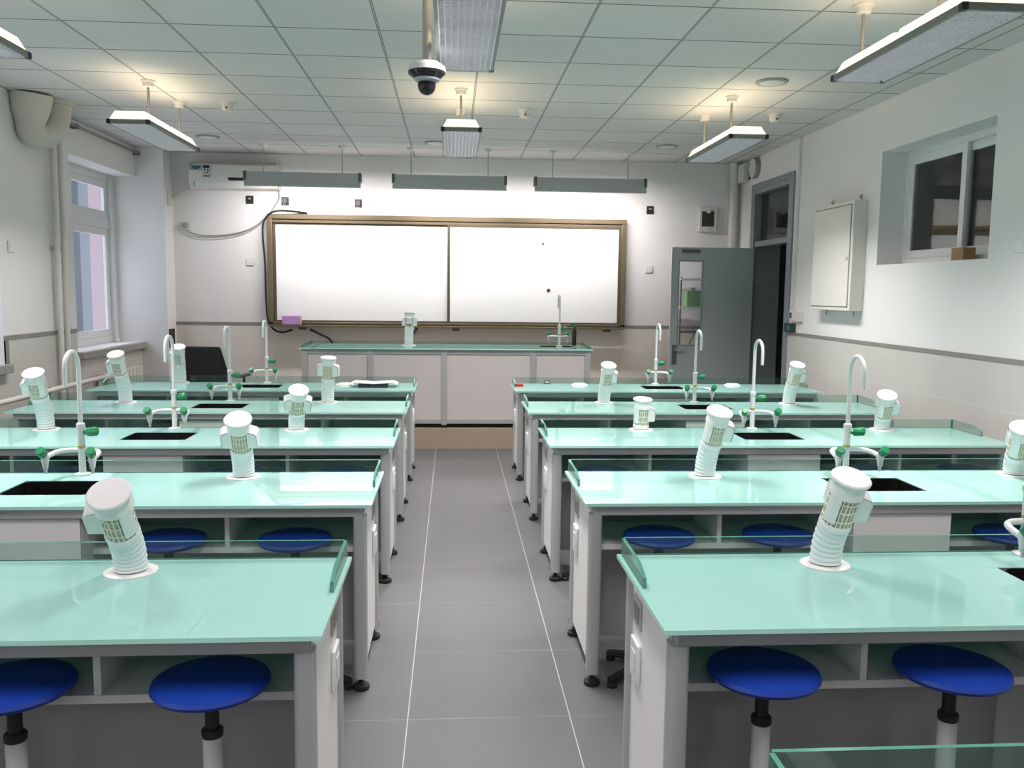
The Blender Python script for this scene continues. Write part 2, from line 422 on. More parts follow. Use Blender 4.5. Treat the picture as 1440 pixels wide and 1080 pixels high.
for s in (-1, 1):
    a, c = (-W + .062, .015) if s < 0 else (-.02, W - .062)
    yo = -.058 if s < 0 else -.082
    p = B().box(a + .03, c - .03, yo, yo + .012, .075, Hb - .115).build('sliding_panel', M_board, wb)
    e = B(); e.box(a, a + .03, yo - .004, yo + .018, .056, Hb - .095); e.box(c - .03, c, yo - .004, yo + .018, .056, Hb - .095)
    e.box(a + .03, c - .03, yo - .004, yo + .018, .056, .075); e.box(a + .03, c - .03, yo - .004, yo + .018, Hb - .115, Hb - .095)
    e.build('panel_edge', M_bronzedk, p)
for xx, zz, rr, l in ((1.04, 2.12, .013, 'upper tiny dark magnet on the right whiteboard panel'), (1.112, 1.588, .02, 'lower dark red magnet on the right whiteboard panel')):
    tag(B().lathe([(rr, 0), (rr, .006), (rr * .7, .01)], Matrix.Translation((xx, YF - .0825, zz)) @ Matrix.Rotation(PI / 2, 4, 'X'), 14).build('magnet', mat('magnet_red', (.10, .03, .05), .4)), l, 'magnet', 'board magnets')
er = thing('board_eraser', 'purple board eraser standing on the whiteboard tray', 'eraser', (-1.83, 10.07, 1.163))
B().box(-.1, .1, -.03, .025, 0, .105).build('felt', mat('purple_felt', (.48, .27, .55), .9), er, .006)
B().box(.1, .112, -.03, .025, 0, .105).build('grip', mat('pink_grip', (.60, .38, .50), .6), er, .003)
cab = [(-1.657, 10.186, 2.43), (-1.893, 10.1, 2.445), (-2.04, 10.1, 2.42), (-2.125, 10.1, 2.317), (-2.14, 10.1, 2.175), (-2.12, 10.1, 1.857), (-2.115, 10.1, 1.456), (-2.10, 10.1, 1.231), (-2.042, 10.1, 1.115), (-1.947, 10.1, 1.075), (-1.843, 10.178, 1.10)]
tag(B().tube(smooth_path(cab), .011, 8).build('cable', M_black), 'black cable looped round the left end of the whiteboard', 'cable')
tag(B().tube(smooth_path([(-1.634, 10.177, 1.105), (-1.53, 10.15, 1.057), (-1.40, 10.17, .98), (-1.36, 10.175, .8)]), .012, 8).build('cable', M_black), 'short black cable dropping below whiteboard tray, left side', 'cable')
tag(B().tube([(-.50, 10.18, 1.02), (-.385, 10.13, 1.158)], .013, 8).build('strut', M_bronzedk), 'dark diagonal strut under whiteboard behind teacher hood', 'strut')

# ------------------------------------------------------------------ sockets and small fixtures on walls
def wall_plate(x, z, label, kind='white', plug=False, group='sockets on the front wall', y=YF):
    if kind == 'white':
        t = thing('wall_socket', label, 'socket', (x, y, z), group)
        B().box(-.043, .043, -.012, 0, -.043, .043).build('cover_plate', M_white, t, .003)
        B().box(-.02, .02, -.014, -.012, -.012, .012).build('socket_face', M_panel, t)
    else:
        t = thing('wall_socket', label, 'socket', (x, y, z), group)
        B().box(-.04, .04, -.018, 0, -.045, .045).build('cover_plate', M_black, t, .003)
        if plug:
            p = B().box(-.025, .025, -.05, -.018, -.03, .03).build('plug', mat('plug_dark', (.09, .085, .085), .5), t, .004)
            bb = B()
            for s in (-1, 1): bb.tube(smooth_path([(s * .008, -.03, -.03), (s * .012, -.035, -.07), (s * .03, -.03, -.13)]), .004, 6)
            bb.build('cord', M_cable_g, p)
        else: B().box(-.015, .015, -.0195, -.018, .005, .02).build('socket_face', M_grey, t)
wall_plate(-2.295, 2.568, 'black socket below the air conditioner, left of the cable', 'black')
wall_plate(-1.902, 2.56, 'black socket with grey plug above whiteboard left end', 'black', True)
wall_plate(-1.495, 2.559, 'white socket above the whiteboard between two black plugged sockets')
wall_plate(-1.078, 2.55, 'black socket with grey plug above middle of left whiteboard panel', 'black', True)
wall_plate(.992, 2.531, 'white socket above the right whiteboard panel')
wall_plate(2.30, 2.533, 'black socket high on front wall right of the whiteboard', 'black')
wall_plate(-2.305, 1.873, 'white switch plate left of the whiteboard at mid height')
wall_plate(2.307, 1.848, 'white switch plate right of the whiteboard at mid height')
t = thing('wall_socket', 'grey socket with plugged cord at the far left of front wall', 'socket', (-3.01, YF, 2.27), 'sockets on the front wall')
B().box(-.055, .055, -.02, 0, -.05, .05).build('cover_plate', M_white, t, .003); B().lathe([(.032, 0), (.032, .035), (.02, .045)], Matrix.Translation((0, -.02, 0)) @ Matrix.Rotation(PI / 2, 4, 'X'), 12).build('plug', M_cable_g, t)
t = thing('wall_device', 'white framed device with dark screen near the front right corner', 'device', (2.98, YF, 2.29))
B().box(-.105, .105, -.06, 0, 0, .29).build('case', M_cream, t, .006)
B().box(-.075, .07, -.064, -.06, .06, .235).build('screen', mat('device_screen', (.05, .045, .05), .3), t)
B().lathe([(.028, 0), (.028, .012), (.012, .014)], Matrix.Translation((0, -.064, .24)) @ Matrix.Rotation(PI / 2, 4, 'X'), 16).build('dial', M_white, t)
B().box(-.09, .09, -.075, -.06, .262, .278).build('visor', M_cream, t)
b = B(); b.tube([(.005, -.065, .03), (.05, -.065, .035)], .005, 6); b.build('catch', M_grey, t)
# socket at left wall, switch on right wall
t = thing('light_switch', 'white light switch on left wall between pipes and photo edge', 'switch', (XL, 7.117, 1.873))
B().box(0, .012, -.045, .045, -.043, .043).build('cover_plate', M_white, t, .003); B().box(.012, .016, -.02, .02, -.03, .03).build('rocker', M_panel, t)
t = thing('light_switch', 'white double switch right of the high window', 'switch', (XR, 4.96, 1.875))
B().box(-.012, 0, -.085, .085, -.043, .043).build('cover_plate', M_white, t, .003); B().box(-.016, -.012, -.07, -.005, -.03, .03).build('rocker', M_panel, t); B().box(-.016, -.012, .005, .07, -.03, .03).build('rocker', M_panel, t)
# black panel on column side
tag(B().box(-3.15, -3.135, 9.93, 10.1, .90, 1.11).build('wall_box', M_black, None, .003), 'black box mounted low on the corner column', 'box')
# right wall near the door
t = thing('junction_box', 'grey and white junction box beside the open doorway', 'box', (XR, 8.30, 1.36))
B().box(-.04, 0, .03, .12, -.04, .06).build('switch_case', M_white, t, .003); B().box(-.044, -.04, .05, .1, -.02, .035).build('switch_face', mat('dark_face', (.08, .075, .07), .4), t)
B().box(-.03, 0, -.13, .02, -.055, .045).build('socket_case', M_cream, t, .003)
t = thing('conduit', 'thin cream conduit running from ceiling to junction box', 'conduit', (XR, 8.39, 1.42))
B().box(-.02, 0, -.016, .016, 0, ZC - 1.42).build('trunking', M_cream, t)
t = thing('green_box', 'small dark green box on the dado strip beside door', 'box', (XR, 8.42, 1.2))
B().box(-.055, 0, -.09, .09, 0, .088).build('case', mat('dark_green', (.01, .05, .03), .35), t, .004)
B().box(-.057, -.055, -.05, -.02, .02, .07).build('label_patch', mat('green_patch', (.08, .25, .22), .4), t)
# wall clock + speaker
t = thing('wall_clock', 'round white wall clock high above the doorway', 'clock', (XR, 9.62, 2.955))
MX = Matrix.Rotation(-PI / 2, 4, 'Y')
B().lathe([(.11, 0), (.115, .03), (.11, .055)], MX, 28).build('rim', mat('clock_rim_shadow', (.30, .30, .29), .4), t)  # grey tone paints in the dark shadow outline of the white disc
B().lathe([(.104, .052), (.104, .058), (.09, .06)], MX, 28).build('face', M_white, t)
t = thing('wall_speaker', 'white wall speaker box in front right corner beside the clock', 'speaker', (XR, 9.97, 2.84))
B().box(-.07, 0, -.11, .10, 0, .21).build('case', M_cream, t, .006); B().box(-.072, -.07, -.13 + .04, .08, .02, .19).build('grille', M_white, t)
B().box(-.012, -.0, -.14, -.11, .02, .21).build('gap_strip', M_black, t)  # black strip drawn for the dark gap beside the case
# corner downpipe
t = thing('downpipe', 'white vertical pipe in the front right corner', 'pipe', (3.265, 10.12, 0))
B().cyl((0, 0, 0), (0, 0, ZC), .048, n=20).build('pipe_run', M_cream, t)
for zz in (.6, 2.75): B().lathe([(.053, 0), (.053, .04)], Matrix.Translation((0, 0, zz)), 20).build('collar', M_cream, t)
# metal cabinet on right wall
t = thing('wall_cabinet', 'cream flat metal cabinet on the right wall', 'cabinet', (XR, 7.34, 1.44))
B().box(-.115, 0, -.39, .39, 0, .90).build('body', M_cream, t, .004)
d = B().box(-.122, -.115, -.345, .365, .035, .865).build('door', M_cream, t, .002)
b = B()
for a in ((-.1165, -.1145, -.352, .372, .028, .872),): b.box(*a)
b.build('door_gap', mat('gap_dark', (.12, .11, .10), .8), t)
B().lathe([(.012, 0), (.012, .012), (.006, .014)], Matrix.Translation((-.122, -.32, .43)) @ MX, 12).build('lock', M_chrome, d)
for yy in (-.27, .27):
    b = B(); b.box(-.008, 0, yy - .012, yy + .012, .90, .96); b.cyl((-.008, yy, .94), (-.022, yy, .94), .008, n=8); b.build('hanger', M_grey, t)
    b = B(); b.cyl((-.02, yy, 0), (-.02, yy, -.045), .006, n=8); b.build('peg', M_grey, t)

# ------------------------------------------------------------------ air conditioner
t = thing('air_conditioner', 'white wall air conditioner in the front left corner', 'air conditioner', (-2.43, YF, 2.665))
prof = [(0, 0, .29), (0, -.15, .29), (0, -.20, .26), (0, -.205, .075), (0, -.17, .012), (0, -.02, 0), (0, 0, 0)]
B().prism([(-.48, p[1], p[2]) for p in prof], (.96, 0, 0)).build('casing', M_cream, t, .006)
B().box(-.42, .44, -.2, -.185, .03, .066).build('outlet_flap', M_white, t, .002)
B().box(-.43, -.41, -.207, -.203, .02, .075).build('flap_line', M_grey, t)
B().box(-.05, .12, -.209, -.204, .09, .124).build('display', M_black, t)
lb = B().box(-.47, -.335, -.208, -.2035, .195, .255).build('logo_sticker', mat('sticker_aqua', (.22, .42, .36), .5), t)
b = B(); b.prism([(-.455, -.209, .243), (-.36, -.209, .243), (-.34, -.209, .228), (-.40, -.209, .20), (-.42, -.209, .205)], (0, .001, 0)); b.build('logo_shape', mat('sticker_teal', (.03, .12, .10), .5), lb)
lb = B().box(-.325, -.235, -.208, -.2035, .12, .255).build('energy_label', mat('label_paper', (.55, .55, .53), .6), t)
b = B(); b.box(-.32, -.25, -.209, -.208, .22, .25); b.box(-.32, -.25, -.209, -.208, .128, .14); b.box(-.31, -.295, -.209, -.208, .195, .212); b.box(-.3, -.27, -.209, -.208, .165, .172); b.box(-.275, -.26, -.209, -.208, .18, .21)
b.build('print', M_black, lb)
b = B(); b.box(.02, .05, -.209, -.2045, .138, .142); b.box(.055, .075, -.209, -.2045, .138, .142); b.build('brand_mark', M_grey, t)
tag(B().tube([(-3.13, 10.12, 2.565), (-3.02, 10.12, 2.62), (-2.9, 10.12, 2.675)], .014, 10).build('drain_pipe', M_cream), 'short sloping pipe from air conditioner to the column', 'pipe')
t = thing('pipe_flange', 'small white wall flange on the column below air conditioner', 'flange', (-3.151, 10.05, 2.56))
B().box(0, .02, -.05, .05, -.09, .09).build('plate', M_cream, t, .004)
acc = [(-1.95, 10.05, 2.67), (-1.97, 10.17, 2.58), (-2.059, 10.18, 2.444), (-2.213, 10.18, 2.29), (-2.389, 10.18, 2.207), (-2.627, 10.18, 2.164), (-2.825, 10.18, 2.16), (-2.95, 10.17, 2.185), (-3.005, 10.16, 2.225)]
tag(B().tube(smooth_path(acc), .0075, 8).build('power_cord', M_cable_g), 'grey power cord sagging from air conditioner to corner socket', 'cable')
tag(B().tube(smooth_path([(p[0], 10.185, p[2] - .035 * math.sin(i / 8 * PI)) for i, p in enumerate(acc[2:])] + [(-3.03, 10.185, 2.22)]), .0045, 6).build('power_cord', M_cream), 'thin cream cord sagging just below the grey power cord', 'cable')

# ------------------------------------------------------------------ pipes on the left wall
for yy, rr, l in ((7.80, .024, 'nearer of two white vertical heating pipes on left wall'), (7.93, .024, 'farther of two white vertical heating pipes on left wall')):
    t = thing('heating_pipe', l, 'pipe', (XL + .06, yy, 0), 'vertical heating pipes')
    B().cyl((0, 0, 0), (0, 0, ZC), rr, n=14).build('pipe_run', M_cream, t)
    B().box(-.06, 0, -.012, .012, 1.88, 1.91).build('clip', M_grey, t)
t = thing('radiator_pipe', 'horizontal cream radiator pipe low along the left wall', 'pipe', (XL + .165, 5.0, .72))
B().tube([(0, -8, 0), (0, 3.56, 0)], .022, 12).build('pipe_run', M_cream, t)
for yy in (-3, -1, 1, 2.3, 3.4):
    bb = B(); bb.box(-.15, 0, yy - .01, yy + .01, -.03, -.015); bb.box(-.01, .01, yy - .012, yy + .012, -.05, .03); bb.build('pipe_bracket', M_grey, t)
t = thing('radiator', 'low cream radiator under the far left window', 'radiator', (XL + .012, 9.15, .12))
for k in range(10): B().box(.03, .12, -.56 + k * .1, -.48 + k * .1, 0, .62).build('fin', M_cream, t, .01)
b = B(); b.tube([(.075, -.56, .06), (.075, .44, .06)], .02, 8); b.tube([(.075, -.56, .56), (.075, .44, .56)], .02, 8); b.box(0, .04, -.5, -.46, .02, .1); b.box(0, .04, .36, .4, .02, .1); b.box(.06, .09, -.5, -.47, -.12, .05); b.box(.06, .09, .36, .39, -.12, .05)
b.build('header', M_cream, t)
t = thing('wall_rail', 'thin dark rail under the ceiling above far left window', 'rail', (XL + .05, 9.1, 3.01))
B().tube([(0, -1.0, 0), (0, .8, 0)], .013, 10).build('rod', mat('rail_brown', (.26, .24, .21), .5, .3), t)
for yy in (-.98, -.8, -.76, .77):
    bb = B(); bb.box(-.05, .01, yy - .01, yy + .01, -.02, .02); bb.lathe([(.02, -.01), (.02, .01)], Matrix.Translation((0, yy, 0)) @ Matrix.Rotation(PI / 2, 4, 'X'), 10); bb.build('rail_bracket', mat('rail_bracket', (.18, .165, .15), .5), t)
t = thing('vent_duct', 'fat beige U-bend vent duct at upper left under ceiling', 'duct', (-3.3, 7.4, ZC))
up = [(-.02, -.10, 0), (-.035, -.09, -.12), (-.045, -.08, -.22), (-.05, -.06, -.28)]
B().tube(smooth_path(up), [.155, .154, .153, .15, .148, .145, .14, .135, .13, .125, .118, .11, .105, .10, .097, .095, .093, .092, .09][:19], 22).build('reducer', M_duct, t)
ub = [(-.05, -.08, -.20), (-.05, -.06, -.28), (-.03, .0, -.31), (.005, .08, -.285), (.03, .16, -.20), (.04, .21, -.10), (.04, .22, 0)]
B().tube(smooth_path(ub), .105, 22).build('bend', M_duct, t)
B().lathe([(.135, -.03), (.135, 0)], Matrix.Translation((.04, .22, 0)), 24).build('flange', M_duct, t)

# ------------------------------------------------------------------ ceiling fixtures
for xx, yy, l in ((-1.839, 7.447, 'left small white smoke detector on the ceiling'), (.595, 7.426, 'middle white smoke detector on ceiling, right of the middle lamp'), (2.698, 7.339, 'right white smoke detector on ceiling near the right wall')):
    t = thing('smoke_detector', l, 'smoke detector', (xx, yy, ZC), 'smoke detectors')
    B().lathe([(.062, 0), (.062, -.012)], None, 24).build('base', M_cream, t); B().lathe([(.045, -.012), (.047, -.05), (.036, -.07), (.018, -.074)], None, 24).build('sensor_head', M_cream, t)
    B().lathe([(.008, 0), (.008, .008)], Matrix.Translation((0, -.045, -.05)) @ Matrix.Rotation(PI / 2, 4, 'X'), 8).build('indicator', M_black, t)
for xx, yy, l in ((2.263, 6.25, 'round white ceiling speaker nearest the right long lamps'), (-2.45, 9.1, 'round ceiling speaker at far left above air conditioner'), (2.20, 9.05, 'round ceiling speaker at far right by front corner'), (-.18, 9.15, 'round ceiling speaker left of the middle lamp')):
    t = thing('ceiling_speaker', l, 'speaker', (xx, yy, ZC), 'ceiling speakers')
    B().lathe([(.115, 0), (.115, -.006), (.105, -.014)], None, 32).build('rim', mat('speaker_rim', (.33, .33, .31), .6), t); B().lathe([(.09, -.013), (.07, -.018), (.03, -.02)], None, 32).build('grille', M_grey if False else M_white, t)

# dome camera
t = thing('dome_camera', 'black and white dome camera on a pole under ceiling', 'camera', (-.124, 4.2, 2.49))
B().cyl((.0, 0, .15), (.0, 0, ZC - 2.49), .021, n=16).build('pole', mat('pole_steel', (.50, .47, .44), .3, .6), t)
B().lathe([(.055, 0), (.055, -.012), (.03, -.02)], Matrix.Translation((0, 0, ZC - 2.49)), 20).build('ceiling_mount', M_white, t)
B().lathe([(.016, .165), (.016, .135)], None, 12).build('joint', M_chrome, t)
B().lathe([(.02, .14), (.055, .135), (.083, .115), (.088, .098), (.088, .092)], None, 32).build('shell', M_cap, t)
B().lathe([(.088, .092), (.086, .08), (.062, .06)], None, 32).build('visor_band', mat('gloss_black', (.01, .01, .011), .15), t)
B().lathe([(.062, .062), (.060, .052), (.044, .044)], None, 32).build('ring', mat('ring_grey', (.42, .44, .48), .3), t)
B().lathe([(.042, .046), (.042, .025), (.038, .01), (.028, -.004), (.014, -.012), (.003, -.014)], None, 28).build('dome_lens', mat('dome_black', (.008, .008, .009), .06), t)

# ------------------------------------------------------------------ pendant lamps
LZ = 2.69; LL, LW = 1.2, .285
def make_lamp():
    t = thing('pendant_lamp', '', 'lamp', (0, 0, LZ), 'pendant lamps')
    L, W = LL / 2, LW / 2
    f = B(); w = .016
    f.box(-W, -W + w, -L, L, 0, .03); f.box(W - w, W, -L, L, 0, .03); f.box(-W + w, W - w, -L, -L + w, 0, .03); f.box(-W + w, W - w, L - w, L, 0, .03)
    f.build('frame', M_lampfr, t)
    for sx in (-1, 1):
        for sy in (-1, 1): B().box(sx * (W - .024), sx * (W + .003), sy * (L - .03), sy * (L + .003), -.001, .031).build('corner_cap', M_black, t, .003)
    for sy in (-1, 1):
        a, c = (.02, L - .012) if sy > 0 else (-L + .012, -.02)
        x = W - .012; k = .03
        v = [(-x, a, .03), (x, a, .03), (-x, c, .03), (x, c, .03), (-x + k, a + (k if sy < 0 else .008), .092), (x - k, a + (k if sy < 0 else .008), .092), (-x + k, c - (k if sy > 0 else .008), .092), (x - k, c - (k if sy > 0 else .008), .092)]
        B().hexa(v).build('glowing_housing', M_lamptop, t)
    B().box(-W + w, W - w, -L + w, L - w, .024, .029).build('diffuser', M_diff, t)
    lv = B(); n1, n2 = 32, 9; th = .0022
    for i in range(1, n1):
        y = -L + w + (LL - 2 * w) * i / n1; lv.box(-W + w, W - w, y - th, y + th, .002, .019)
    for i in range(1, n2):
        x = -W + w + (LW - 2 * w) * i / n2; lv.box(x - th, x + th, -L + w, L - w, .002, .019)
    lv.box(-W + w, -W + w + .004, -L + w, L - w, .0, .02); lv.box(W - w - .004, W - w, -L + w, L - w, .0, .02); lv.box(-W + w, W - w, -L + w, -L + w + .004, 0, .02); lv.box(-W + w, W - w, L - w - .004, L - w, 0, .02)
    lv.build('louvre', M_louver, t)
    for yy in (-.18, .62 - .01):
        rd = B().cyl((0, yy * .92, .07), (0, yy * .92, ZC - LZ - .04), .0095, n=10).build('hanging_rod', mat('rod_steel', (.36, .34, .31), .4, .4), t)
        B().lathe([(.052, 0), (.05, -.012), (.04, -.016), (.036, -.045), (.018, -.05)], Matrix.Translation((0, yy * .92, ZC - LZ)), 22).build('ceiling_rose', M_cream, rd)
    return t
lamp0 = make_lamp()
spots = [(-2.235, 6.91, 'left lit pendant lamp of the far row, by air conditioner'), (.058, 6.91, 'middle lit pendant lamp of the far row, before whiteboard'), (2.135, 6.91, 'right lit pendant lamp of the far row, before open door'),
         (-2.235, 4.02, 'pendant lamp cut off at the upper left photo edge'), (.062, 4.02, 'near pendant lamp with silver louvre beside dome camera'), (2.135, 4.02, 'near pendant lamp at upper right corner above the high window')]
for i, (xx, yy, l) in enumerate(spots):
    o = lamp0 if i == 0 else copy_tree(lamp0)
    o.location = (xx, yy, LZ); o['label'] = l
    ld = bpy.data.lights.new('lamp_light', 'AREA'); ld.shape = 'RECTANGLE'; ld.size = LW - .05; ld.size_y = LL - .06
    ld.energy = 22; ld.color = (1., .945, .945); ld.spread = math.radians(128)
    lo = bpy.data.objects.new('lamp_light', ld); COL.objects.link(lo); lo.location = (0, 0, -.004); lo.parent = o
    ld = bpy.data.lights.new('lamp_uplight', 'AREA'); ld.shape = 'RECTANGLE'; ld.size = LW - .1; ld.size_y = LL - .2
    ld.energy = 2.2; ld.color = (1., .78, .5)
    lo = bpy.data.objects.new('lamp_uplight', ld); COL.objects.link(lo); lo.location = (0, 0, .096); lo.rotation_euler = (PI, 0, 0); lo.parent = o
# unseen lights without fixtures: lamp row continued, plus rear row added as frontal fill
for xx, yy, pw in [(a, c, q) for a in (-2.235, .06, 2.135) for c, q in ((1.13, 26), (-1.76, 13))]:
    ld = bpy.data.lights.new('rear_fill_light', 'AREA'); ld.shape = 'RECTANGLE'; ld.size = .24; ld.size_y = 1.15; ld.energy = pw; ld.color = (1., .945, .945); ld.spread = math.radians(150)
    lo = bpy.data.objects.new('rear_fill_light', ld); COL.objects.link(lo); lo.location = (xx, yy, LZ)

# ------------------------------------------------------------------ whiteboard lamps
def board_lamp(xc, l):
    t = thing('board_lamp', l, 'lamp', (xc, 9.5, 2.645), 'whiteboard lamps')
    W = .605
    pr = [(0, -.045, -.008), (0, -.062, .0), (0, -.056, .08), (0, -.034, .147), (0, .04, .147), (0, .065, .08), (0, .035, .07), (0, .0, .035)]
    B().prism([(-W, p[1], p[2]) for p in pr], (2 * W, 0, 0)).build('reflector', M_bbl, t, .002)
    for s in (-1, 1): B().box(s * (W - .022), s * (W + .006), -.064, .067, .055, .15).build('end_cap', mat('cap_darkgrey', (.10, .105, .105), .5), t, .002)
    B().cyl((-W + .04, .022, .05), (W - .04, .022, .05), .008, n=10).build('tube', M_bbl_em, t)
    for s in (-1, 1):
        rd = B().cyl((s * .41, 0, .12), (s * .41, 0, ZC - 2.645 - .03), .006, n=8).build('hanging_rod', M_grey, t)
        B().lathe([(.046, 0), (.044, -.01), (.03, -.03), (.014, -.04)], Matrix.Translation((s * .41, 0, ZC - 2.645)), 20).build('ceiling_rose', M_cream, rd)
    ld = bpy.data.lights.new('board_light', 'AREA'); ld.shape = 'RECTANGLE'; ld.size = 1.15; ld.size_y = .05; ld.energy = 21; ld.color = (1., .935, .925); ld.spread = math.radians(166)
    lo = bpy.data.objects.new('board_light', ld); COL.objects.link(lo); lo.parent = t; lo.location = (0, .05, .035)
    lo.rotation_euler = (math.radians(28), 0, 0)
for xc, l in ((-1.58, 'left grey whiteboard lamp hanging before air conditioner'), (-.035, 'middle grey whiteboard lamp hanging before the front wall'), (1.48, 'right grey whiteboard lamp hanging before the front wall')): board_lamp(xc, l)

# ------------------------------------------------------------------ lab benches
UL, VD = 2.6, .62
def slab_hole(b, s, x0, x1, y0, y1, hx0, hx1, hy0, hy1, z0, z1):
    o = [(x0, y0), (x1, y0), (x1, y1), (x0, y1)]; i = [(hx0, hy0), (hx1, hy0), (hx1, hy1), (hx0, hy1)]
    v = [(s * x, y, z) for z in (z0, z1) for x, y in o + i]; f = []; e = []
    for k in range(4):
        n = (k + 1) % 4
        f.append((8 + k, 8 + n, 12 + n, 12 + k)); f.append((k, 4 + k, 4 + n, n))
        e.append((k, n, 8 + n, 8 + k)); e.append((4 + k, 12 + k, 12 + n, 4 + n))
    b.cur = 0; o0 = len(b.v); b._add(v, f)
    b.cur = 1
    for q in e: b.f.append([o0 + w for w in q]); b.mi.append(1)
    b.cur = 0
def guard_pane(b, s, p):   # p: list of 4 (x,y,z) corners of face A, extruded by thickness vector; broad faces mat 0, rims mat 1
    pts, off = p
    pts = [Vector((s * a[0], a[1], a[2])) for a in pts]; off = Vector((s * off[0], off[1], off[2]))
    n = len(pts); o = len(b.v); b.v += [tuple(q) for q in pts] + [tuple(q + off) for q in pts]
    b.f.append([o + k for k in range(n)][::-1]); b.mi.append(0); b.f.append([o + n + k for k in range(n)]); b.mi.append(0)
    for k in range(n):
        b.f.append([o + k, o + (k + 1) % n, o + n + (k + 1) % n, o + n + k]); b.mi.append(1)
def make_bench(s):
    """s = 1: aisle end at local x = 0 and growing to +x; s = -1 mirrored"""
    t = thing('lab_bench', '', 'bench', (0, 0, 0), 'student lab benches')
    X = lambda a, c: (s * a, s * c)
    b = B(); slab_hole(b, s, 0, UL, 0, VD, 1.13, 1.48, .19, .45, ZT - .012, ZT); b.build('tabletop', [M_top, M_topedge], t)
    b = B(); guard_pane(b, s, ([(.02, VD - .012, ZT), (UL - .02, VD - .012, ZT), (UL - .02, VD - .012, ZT + .055), (.02, VD - .012, ZT + .055)], (0, .010, 0))); b.build('back_guard', [M_guard, M_guard_edge], t)
    for u in (.012, UL - .022):
        b = B(); guard_pane(b, s, ([(u, .30, ZT), (u, VD - .014, ZT), (u, VD - .014, ZT + .055), (u, .38, ZT + .052), (u, .30, ZT + .03)], (.010, 0, 0))); b.build('side_guard', [M_guard, M_guard_edge], t)
    # frame under the glass
    b = B(); b.box(*X(.04, UL - .04), .03, .065, .70, .742); b.box(*X(.04, UL - .04), VD - .07, VD - .035, .70, .742)
    for u in (.035, UL - .07): b.box(*X(u, u + .035), .065, VD - .07, .70, .742)
    b.build('top_frame', M_alu, t, .003)
    for u in (.049, UL - .049):
        for v_ in (.055, VD - .06):
            lg = B(); pts = []
            for k in range(20):
                a = 2 * PI * k / 20; pts.append((s * (u + .026 * math.copysign(abs(math.cos(a)) ** .7, math.cos(a))), v_ + .034 * math.copysign(abs(math.sin(a)) ** .7, math.sin(a)), .052))
            lg.prism(pts, (0, 0, .65)); lo = lg.build('leg', M_alu, t)
            q = B()
            for zz in (.056, .070): q.lathe([(.029, zz), (.031, zz + .003), (.029, zz + .006)], Matrix.Translation((s * u, v_, 0)), 20)
            q.build('chrome_ring', M_chrome, lo)
            q = B(); q.lathe([(.03, 0), (.033, .006), (.032, .018), (.018, .026), (.010, .03), (.010, .054)], Matrix.Translation((s * u, v_, 0)), 18); q.build('levelling_foot', M_black, lo)
    for u in (.036, UL - .054):
        B().box(*X(u, u + .018), .085, VD - .09, .075, .70).build('side_panel', M_panel, t)
    # socket and switch on the aisle panel
    q = B(); q.box(*X(.030, .036), .40, .50, .588, .672); so = q.build('socket', M_alu2, t, .002)
    q = B(); q.box(*X(.0285, .030), .415, .485, .605, .655); q.build('socket_face', mat('socket_dark', (.22, .20, .17), .5), so)
    q = B(); q.box(*X(.024, .036), .40, .50, .425, .545); sw = q.build('switch_box', M_white, t, .004)
    q = B(); q.box(*X(.0215, .024), .425, .475, .455, .515); q.build('switch_cover', M_cap, sw, .002)
    # open compartments either side of the sink cabinet
    for a, c in ((.08, 1.098), (1.512, UL - .08)):
        B().box(*X(a, c), .15, .50, .527, .549).build('shelf', M_panel, t)
        B().box(*X(a, c), .50, .515, .527, .70).build('compartment_back', mat('compartment_grey', (.34, .37, .355), .6), t)
        m = (a + c) / 2 - (.008 if a < 1 else -.0)
        B().box(*X(m - .009, m + .009), .152, .50, .549, .70).build('divider', M_panel, t)
        B().box(*X(a, c), .36, .375, .075, .527).build('modesty_panel', M_modesty, t)
    cb = B(); cb.box(*X(1.10, 1.115), .07, .56, .08, .70); cb.box(*X(1.495, 1.51), .07, .56, .08, .70); cb.box(*X(1.115, 1.495), .545, .56, .08, .70); cb.box(*X(1.115, 1.495), .07, .545, .08, .095)
    cb.box(*X(1.14, 1.17), .1, .13, 0, .08); cb.box(*X(1.44, 1.47), .1, .13, 0, .08); cb.box(*X(1.14, 1.17), .5, .53, 0, .08); cb.box(*X(1.44, 1.47), .5, .53, 0, .08)
    cb.build('sink_cabinet', M_panel, t)
    B().box(*X(1.102, 1.508), .052, .069, .085, .695).build('cabinet_door', M_panel, t, .002)
    sk = B(); a0, a1, c0, c1 = 1.132, 1.478, .192, .448; zt, zb = ZT - .002, .60; w = .004
    sk.box(*X(a0, a1), c0, c1, zb - w, zb)
    sk.box(*X(a0, a0 + w), c0, c1, zb, zt); sk.box(*X(a1 - w, a1), c0, c1, zb, zt); sk.box(*X(a0 + w, a1 - w), c0, c0 + w, zb, zt); sk.box(*X(a0 + w, a1 - w), c1 - w, c1, zb, zt)
    for ux, vy in ((a0, c0), (a1, c0), (a1, c1), (a0, c1)):
        du = .035 if ux == a0 else -.035; dv = .035 if vy == c0 else -.035
        sk.prism([(s * ux, vy, zb), (s * (ux + du), vy, zb), (s * ux, vy + dv, zb)], (0, 0, zt - zb))
    sk.build('sink_basin', M_sink, t)
    return t
RX, LX, Y0, DY = .517, -.305, 2.005, 1.268
rows = ['nearest', 'second', 'third', 'fourth', 'fifth']
bench = {}
for s, x0, nm in ((1, RX, 'right'), (-1, LX, 'left')):
    proto = make_bench(s)
    for k in range(5):
        o = proto if k == 0 else copy_tree(proto)
        o.location = (x0, Y0 + DY * k, 0)
        rw = rows[k] if k < 4 else 'fifth and farthest'
        o['label'] = 'mint glass lab bench on the %s of the aisle, %s%s' % (nm, rw, ' whole row' if k == 0 else ' row')
        bench[(s, k)] = o
